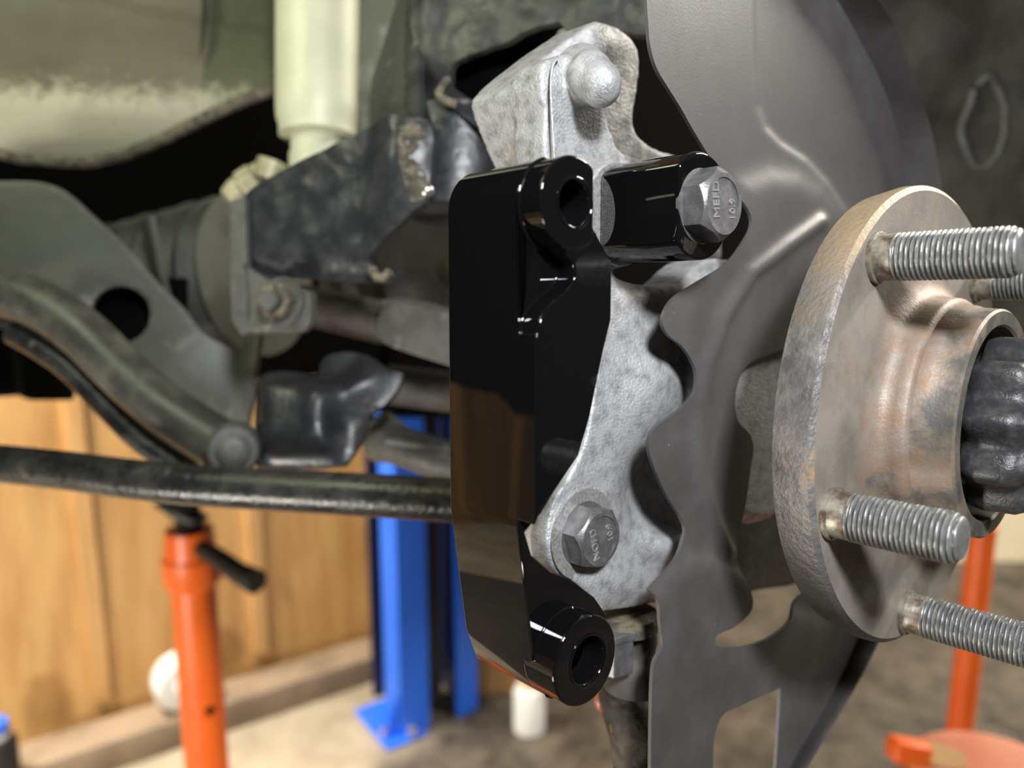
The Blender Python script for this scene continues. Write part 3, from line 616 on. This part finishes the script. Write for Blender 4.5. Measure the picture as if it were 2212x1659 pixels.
# inner body: whole profile over the full depth
ct, cm = ue[2], cB(1122, 1143)
cl = bc(p2_, 1160, 1425)
prof1 = arc(ue[1], ue[2], ue[1]-B0, 100, 180) + [(B0, cm)] + [(min(cl[0], le[1]-LER-.0002), cl[1])] + arc(le[1], le[2], LER+.0002, 228, 330, 10)
prof1 += [bc(p2_, *p) for p in ((1312, 1330), (1285, 1290), (1235, 1252), (1190, 1235), (1150, 1200), (1135, 1150), (1170, 1110), (1200, 1060), (1250, 985), (1275, 900), (1302, 760), (1318, 690), (1318, 560))]
prof1 += [(ue[1]+.0085, ue[2]+.0035), (ue[1]+.0045, ue[2]+UER*.9)]
mb = MB(); addprism(mb, prof1, A00, A2)
body = mb.build('body', 'gloss', br)
# outer body with the scooped edge
S = smo([(1196, 515), (1218, 545), (1238, 570), (1241, 598), (1226, 625), (1190, 656), (1168, 690), (1160, 730)], 5)
prof2 = [bc(p1_, p[0], p[1]) for p in S[:-1]] + [(B0, bc(p1_, 1160, 725)[1]), (B0, bc(p1_, 1160, 1137)[1])] + [bc(p1_, *p) for p in ( (1168, 1106), (1200, 1060), (1250, 985), (1275, 900), (1304, 760), (1321, 690), (1323, 560), (1302, 540), (1288, 500), (1250, 500))]
mb = MB(); addprism(mb, prof2, A2+.0001-.012, A1); t = mb.build('t', 'gloss'); boolean(body, t, 'UNION')
# pocket shelf block fills beside the scoop (wedge running into the rear face)
def ear(cb, cc, r, a0, a1, flat=None):
    mb = MB(); poly = arc(cb, cc, r, 0, 354, 59)
    if flat: poly = [(min(b, cb+flat), c) for b, c in poly]
    addprism(mb, poly, a0, a1); return mb.build('t', 'gloss')
boolean(body, ear(ue[1], ue[2], UER, A00, EA, .0072), 'UNION')
boolean(body, ear(le[1], le[2], LER, A2-.004, EA), 'UNION')
for (cb, cc, r) in ((ue[1]+.0004, ue[2], .0060), (le[1]+.0009, le[2]-.0001, .0069)):
    mb = MB(); mb.lathe([(-.027, r), (.02, r)], Q(EA, cb, cc), a_, 48); boolean(body, mb.build('t', 'gloss'))
bm = bmesh.new(); bm.from_mesh(body.data); bmesh.ops.remove_doubles(bm, verts=bm.verts, dist=3e-5)
bmesh.ops.dissolve_degenerate(bm, dist=3e-5, edges=bm.edges)
bmesh.ops.dissolve_limit(bm, angle_limit=.02, verts=bm.verts, edges=bm.edges)
lay = bm.edges.layers.float.new('bevel_weight_edge')
for e in bm.edges:
    if e.is_manifold and e.calc_length() > 5e-4 and e.calc_face_angle() > .6:
        qm = abc(inv((e.verts[0].co+e.verts[1].co)/2+V(body['_o'])))
        bore = min(math.hypot(qm[1]-ue[1]-.0004, qm[2]-ue[2])-.0060, math.hypot(qm[1]-le[1]-.0009, qm[2]-le[2]+.0001)-.0069)
        if not bore < .0006: e[lay] = 1.0
        else: e.smooth = False
bm.to_mesh(body.data); bm.free()
bv = body.modifiers.new('bevel', 'BEVEL'); bv.width = .0006; bv.segments = 3; bv.limit_method = 'WEIGHT'; bv.harden_normals = True; bv.use_clamp_overlap = False
body.data.shade_smooth()
for (db1, dc1, r1) in ((ue[1]+.0004, ue[2], .0060), (le[1]+.0009, le[2]-.0001, .0069)):
    MB().lathe([(-.0265, r1+.0002), (.0001, r1+.0005), (.0003, r1+.0001), (.0002, r1-.0002), (-.0008, r1-.0007), (-.024, r1-.0007), (-.0245, .0002), (-.0265, .0002)], Q(EA, db1, dc1), a_, 64, closed=True).build('pin_bore', 'gloss', br, smooth=60)
# upper mounting boss: round bar with one flat towards the rear
UBE = -.0335
mb = MB(); Rb = .0150
poly = [(max(b, UBa[1]-.0104), c) for b, c in arc(UBa[1], UBa[2], Rb, 0, 354, 59)]
addprism(mb, poly, LUGA+.0012, UBE); boss = mb.build('mounting_boss', 'gloss', br, bevel=.0008, seg=3)

# ---------------------------------------------------------------- bolts
fcu = None
def text_mesh(s, size, o, ex, ey, n, h=.00022):
    cu = bpy.data.curves.new('t', 'FONT'); cu.body = s; cu.size = size; cu.align_x = 'CENTER'; cu.align_y = 'CENTER'; cu.extrude = h
    cu.resolution_u = 3
    ob = bpy.data.objects.new('t', cu); C.objects.link(ob)
    dg = bpy.context.evaluated_depsgraph_get(); dg.update(); me = bpy.data.meshes.new_from_object(ob.evaluated_get(dg))
    mb = MB(); mb.add([V(o)+ex*p.co.x+ey*p.co.y+n*p.co.z for p in me.vertices], [tuple(p.vertices) for p in me.polygons])
    bpy.data.objects.remove(ob); bpy.data.meshes.remove(me); return mb
def bolt(A, b, c, rot, hexr, hh, ctype, label, lines):
    o = Q(A, b, c); t = empty('hex_bolt', o-a_*hh, label, 'bolt', None)
    mb = MB(); mb.lathe([(-hh, hexr), (0, hexr)], o, a_, 6, ref=b_*math.cos(math.radians(rot))+c_*math.sin(math.radians(rot)))
    hx = mb.build('head', 'bolt', t)
    af = hexr*.866
    mb = MB(); mb.lathe([(-hh-.001, hexr*1.3), (-.0018-hexr*.13, hexr*1.10), (-.0004, af*.965), (0, af*.94)], o, a_, 72); boolean(hx, mb.build('t', 'bolt'), 'INTERSECT')
    mb = MB(); mb.lathe([(-.00035, af*.80), (.002, af*.80)], o, a_, 64); boolean(hx, mb.build('t', 'bolt'))
    bv = hx.modifiers.new('bevel', 'BEVEL'); bv.width = .00022; bv.segments = 2; bv.limit_method = 'ANGLE'; bv.angle_limit = math.radians(20)
    hx.data.shade_smooth(); hx.data.set_sharp_from_angle(angle=math.radians(25))
    mb = MB(); mb.lathe([(-hh-.0012, hexr*1.02), (-hh, hexr*1.02), (-hh+.0001, hexr*.9)], o, a_, 48); mb.build('washer_face', 'bolt', t)
    mb = MB(); mb.lathe([(-hh-.028, .0058), (-hh-.001, .0058)], o, a_, 24); mb.build('shank', 'zinc', t)
    for (s, size, du, dv, ang) in lines:
        ca, sa = math.cos(math.radians(ang)), math.sin(math.radians(ang))
        mt = text_mesh(s, size, o-a_*.0003+b_*du+c_*dv, b_*ca+c_*sa, -b_*sa+c_*ca, a_); mt.build('raised_lettering', 'letter', t, smooth=0)
    return t
bolt(-.026, UBa[1], UBa[2], 95, .0103, .0075, 0, 'upper grey hex head bolt screwed into the black boss', [('MEFD', .0040, -.0038, .0008, 96), ('10.9', .0036, .0042, -.0012, 96)])
LA = -.0555; lba = abc(PlA(LA).hit(1270, 1158))
bolt(LA, LBa[1], LBa[2], 107, .0101, .0068, 0, 'lower grey hex head bolt seated on the cast knuckle lug', [('NOFD', .0037, -.0028, -.0012, 103), ('10.9', .0034, .0040, .0012, 103)])

# ---------------------------------------------------------------- dust shield
ds = empty('dust_shield', Q(-.042, 0, 0), 'large grey-black sheet metal dust shield around the hub', 'dust shield')
pS = PlA(-.048)
crease = [(1630, -200), (1632, 0), (1634, 140), (1640, 230), (1656, 275), (1690, 310), (1745, 345), (1790, 395), (1832, 460), (1860, 520)]
bead = [(1760, 480), (1690, 530), (1615, 590), (1560, 690), (1530, 780), (1513, 870), (1510, 950), (1518, 1040), (1540, 1120), (1570, 1190)]
fold = [(1380, 1285), (1440, 1235), (1480, 1205), (1530, 1200), (1600, 1240), (1660, 1300), (1760, 1335), (1900, 1250), (2100, 1150)]
dome = [(1560, 470), (1600, 400), (1660, 378), (1720, 385), (1770, 415), (1812, 460), (1840, 520)]
rimU = [(1690, -200), (1815, 0), (1870, 99), (1914, 191), (1951, 312), (1969, 404), (1985, 560), (1985, 760), (1960, 960), (1920, 1150), (1834, 1405), (1710, 1659), (1640, 1800)]
def dsh(u, v):
    h = 0
    h -= .0009*sig(-sd(u, v, crease)/3.5)*(1 if v < 520 else 0)
    d = sd(u, v, bead); h += .0020*math.exp(-.5*(d/11)**2)
    h += .0022*sig(sd(u, v, dome)/14)*sig((600-v)/26)*sig((u-1540)/20)
    h -= .0042*sig((v-1238+.0*u)/14)*sig((sd(u, v, fold)+2)/9)*0
    if v > 1100: h += .0035*sig(sd(u, v, fold)/10)
    h += .0007*g2(u, v, 1540, 1380, 60) + .0010*sig((1425-u)/6)*sig((v-1300)/20)*-1
    return h
outD = sm([(1392, -200, 1), (1394, -60), (1397, 0), (1401, 60), (1406, 105), (1420, 150), (1445, 192), (1470, 232), (1500, 285), (1535, 342), (1572, 400), (1606, 455), (1612, 490), (1592, 530), (1560, 573), (1500, 614), (1460, 640), (1438, 670), (1432, 702), (1446, 726), (1472, 746), (1495, 780), (1503, 812), (1497, 850), (1475, 880), (1440, 905), (1412, 928), (1401, 960), (1410, 1000), (1438, 1066), (1466, 1110), (1480, 1142), (1476, 1164), (1466, 1190), (1450, 1214), (1394, 1272, 1), (1406, 1292), (1411, 1340), (1416, 1392), (1403, 1416), (1396, 1450), (1393, 1560), (1391, 1800, 1),
           (1515, 1800, 1), (1521, 1659), (1524, 1588), (1540, 1540), (1572, 1520), (1668, 1479, 1), (1664, 1556), (1657, 1659), (1640, 1800, 1), (1646, 1800, 1)] + [p for p in rimU[-2:0:-1]] + [(1690, -200, 1)], 4)
holeD = sm([(1705, 752), (1655, 768), (1618, 786), (1597, 818), (1588, 868), (1596, 912), (1620, 938), (1628, 970), (1621, 1015), (1612, 1085), (1592, 1172), (1590, 1222), (1606, 1272), (1604, 1312), (1568, 1345), (1537, 1358), (1523, 1370), (1530, 1388, ), (1588, 1389), (1644, 1371), (1688, 1338), (1725, 1290), (1850, 1200), (1890, 1000), (1850, 800), (1780, 740)], 4)
shd = MB().plate(outD, pS, .0012, holes=[holeD], h=dsh, step=8, edges=[]).build('sheet', 'shield', ds, smooth=60)
rimO = [(1775, -200), (1899, 0), (1943, 73), (1984, 191), (2017, 294), (2039, 426), (2049, 560), (2048, 760), (2025, 960), (1985, 1150), (1894, 1401), (1747, 1659), (1670, 1800)]
pO = PlA(-.036); inn = smo([tuple(pS.hit(*p)) for p in rimU], 6); out_ = smo([tuple(pO.hit(*p)) for p in rimO], 6); mb = MB(); vs_ = []
for p, q in zip(inn, out_):
    p = p-a_*.0012; m1 = p*.5+q*.5-a_*.0014; r = (q-p).normalized()
    vs_ += [p+a_*.0001, p*.85+q*.15-a_*.0004, m1, q*.85+p*.15+a_*.0001, q+r*.0001-a_*.0004, q-a_*.0016, q*.85+p*.15-a_*.0018, m1-a_*.0015, p*.8+q*.2-a_*.002]
n9 = 9; fs = [(i*n9+j, i*n9+(j+1) % n9, (i+1)*n9+(j+1) % n9, (i+1)*n9+j) for i in range(len(inn)-1) for j in range(n9)]
mb.add(vs_, fs+[tuple(range(n9)), tuple(range(len(vs_)-n9, len(vs_)))]); mb.build('rolled_rim', 'shield', ds, smooth=50)

# ---------------------------------------------------------------- wheel hub
hb = empty('wheel_hub', H, 'rusty brown wheel hub flange with long threaded studs', 'wheel hub')
def lobe(t, h): return 1+.004*math.cos(5*t+.5)+.003*math.cos(2*t)
mb = MB(); mb.lathe([(-.0135, .020), (-.0135, .0695), (-.0122, .0722), (-.0040, .0740), (-.0012, .0738), (0, .0722), (0, .046), (.0006, .0435), (.0022, .0405), (.0040, .0392), (.006, .0388), (.0085, .0386), (.0095, .0378), (.0100, .0366), (.0135, .0362), (.0145, .0356), (.0205, .0352), (.0212, .0345), (.0212, .0305), (.0205, .0298), (-.004, .0290), (-.006, .020)], H, a_, 96, fr=lobe, closed=True)
flg = mb.build('flange', None, hb, smooth=35)
flg.data.materials.append(M['hub']); flg.data.materials.append(M['hub_rim'])
ctr = V(flg['_o'])
aw = vdir(a_)
for p in flg.data.polygons:
    q = p.center+ctr-W(H); al = q.dot(aw); rad = (q-aw*al).length
    if rad > .066 and al < -.0004: p.material_index = 1
def stud(px, py, L, tl=.007):
    q = abc(PlA(0).hit(px, py)); o = Q(0, q[1], q[2]); R = .0066; pit = .00132
    MB().lathe([(-.002, .0072), (.0012, .0074), (.0015, .0066)], o, a_, 28).build('stud_hole_rim', 'shank', hb)
    st_ = MB().lathe([(-.004, R*.98), (tl-.0012, R*.98), (tl, R*.9)], o, a_, 32); so = st_.build('wheel_stud', 'shank', hb)
    n, steps = 28, int((L-tl)/pit*8); mb = MB(); vs_ = []
    e1 = c_; e2 = a_.cross(e1)
    for i in range(steps+1):
        x = tl-.001+(L-tl+.001)*i/steps
        for j in range(n):
            t = j/n; ph = (x/pit - t) % 1; tri = abs(ph-.5)*2
            r = R*1.01-.00095*(max(0, min(1, (tri-.34)/.5)))
            r *= 1-.16*max(0, (x-(L-.0022))/.0022)
            vs_.append(o+a_*x+(e1*math.cos(2*PI*t)+e2*math.sin(2*PI*t))*r)
    fs = [(i*n+j, i*n+(j+1) % n, (i+1)*n+(j+1) % n, (i+1)*n+j) for i in range(steps) for j in range(n)]
    k = len(vs_)
    for f_, hgt in ((.74, .0007), (.3, .0003)):
        vs_ += [o+a_*(L+hgt*.6)+(e1*math.cos(2*PI*j/n)+e2*math.sin(2*PI*j/n))*R*f_ for j in range(n)]
    fs += [(k-n+j, k-n+(j+1) % n, k+(j+1) % n, k+j) for j in range(n)]+[(k+j, k+(j+1) % n, k+n+(j+1) % n, k+n+j) for j in range(n)]+[tuple(range(k+n, k+2*n))]
    mb.add(vs_, fs); mb.build('thread', 'zinc', so, smooth=50)
stud(1893, 557, .0355); stud(1796, 1108, .0325); stud(1957, 1321, .0365); stud(2108, 608, .036)
q5 = proj5 = None
o5 = Q(0, .062, -.020); MB().lathe([(-.0142, .0065), (.036, .0065)], o5, a_, 28).build('wheel_stud', 'shank', hb)

# axle stub, nut cage
axl = empty('axle_stub', Q(.01, 0, 0), 'grey-green splined axle stub inside the hub bore', 'axle')
mb = MB(); mb.lathe([(-.003, .0282), (.004, .0280), (.0045, .0205)], H, a_, 48); mb.build('bearing_face', 'void', axl)
mb = MB(); mb.lathe([(.003, .0205), (.012, .0205), (.0165, .0185), (.017, .0158), (.050, .0157), (.052, .014)], H, a_, 96, fr=lambda t, h: 1+(.012*math.cos(26*t) if h > .013 else 0)); mb.build('spline', 'spline', axl)
cg = empty('nut_retainer', Q(.04, 0, 0), 'satin black scalloped nut retainer on the axle end', 'nut retainer')
mb = MB(); fr_ = lambda t, h: 1+.075*math.cos(10*t)*(1 if h < .052 else .3)
mb.lathe([(h-.004, r) for h, r in [(.0225, .0192), (.0222, .0228), (.0232, .0245), (.026, .0252), (.0345, .0250), (.0370, .0238), (.0385, .0215), (.048, .0195), (.0490, .018), (.0490, .0150), (.0225, .0165)]], H, a_, 144, fr=fr_, closed=True)
cap = mb.build('scalloped_cap', 'cap', cg, smooth=60)
for k in range(6):
    t = 2*PI*k/6+.35
    e = c_*math.cos(t)+b_*math.sin(t); g = a_.cross(e)
    mb = MB(); mb.box(Q(.040, 0, 0)+e*.020, a_*.0022, e*.006, g*.0042); boolean(cap, mb.build('t', 'cap'))
cap.data.shade_smooth(); cap.data.set_sharp_from_angle(angle=math.radians(50))
pn = MB(); pn.tube([Q(.044, -.024, .004), Q(.044, .024, .004)], .0022, 14); tag(pn.build('cotter_pin', 'zinc'), 'bright steel cotter pin through the slots of the black retainer', 'pin')

# ---------------------------------------------------------------- ball joint below the knuckle
bj = empty('ball_joint', PZ(1350, 1400, .27), 'dark dirty ball joint with grey boot under the knuckle', 'ball joint')
dn = -c_
MB().lathe([(0, .0125), (.005, .0125), (.0055, .0115)], PZ(1345, 1322, .268), dn+V((.0, 0, 0)), 36).build('joint_flange', 'mud', bj)
MB().lathe([(0, .0082), (.002, .0085), (.0032, .0078), (.014, .0078), (.0145, .0072)], PZ(1322, 1356, .26), dn, 6).build('castle_nut', 'bolt', bj, smooth=0, bevel=.0006)
MB().lathe([(0, .007), (.006, .0075), (.0095, .0068), (.012, .008), (.018, .0105), (.022, .0112)], PZ(1374, 1352, .27), dn, 32).build('boot', 'rubber', bj)
lk = MB(); lk.tube(smo([tuple(PZ(*p)) for p in ((1295, 1445, .30), (1325, 1480, .295), (1355, 1540, .29), (1372, 1600, .285), (1385, 1700, .28))], 5), [.0065]+[.0085]*8+[.0095]*12, 18)
lk.ball(PZ(1350, 1500, .285), .010, 1, 1.1, 1); lk.ball(PZ(1372, 1570, .28), .010, .9, 1.3, 1)
def rm2(o):
    r = o.modifiers.new('remesh', 'REMESH'); r.mode = 'VOXEL'; r.voxel_size = .0012; r.use_smooth_shade = True
    s = o.modifiers.new('smooth', 'SMOOTH'); s.iterations = 4; apply_mods(o)
ob = lk.build('arm_end', 'muddy', bj, mods=rm2)
for p in ob.data.polygons: p.use_smooth = True
MB().ball(PZ(1299, 1512, .288), .0032, .8, 1.4, .8, 14).build('grease_plug', 'salmon', bj)
MB().ball(PZ(1328, 1568, .282), .0024, .7, 1.8, .5, 12).build('paint_mark', 'batten', bj)
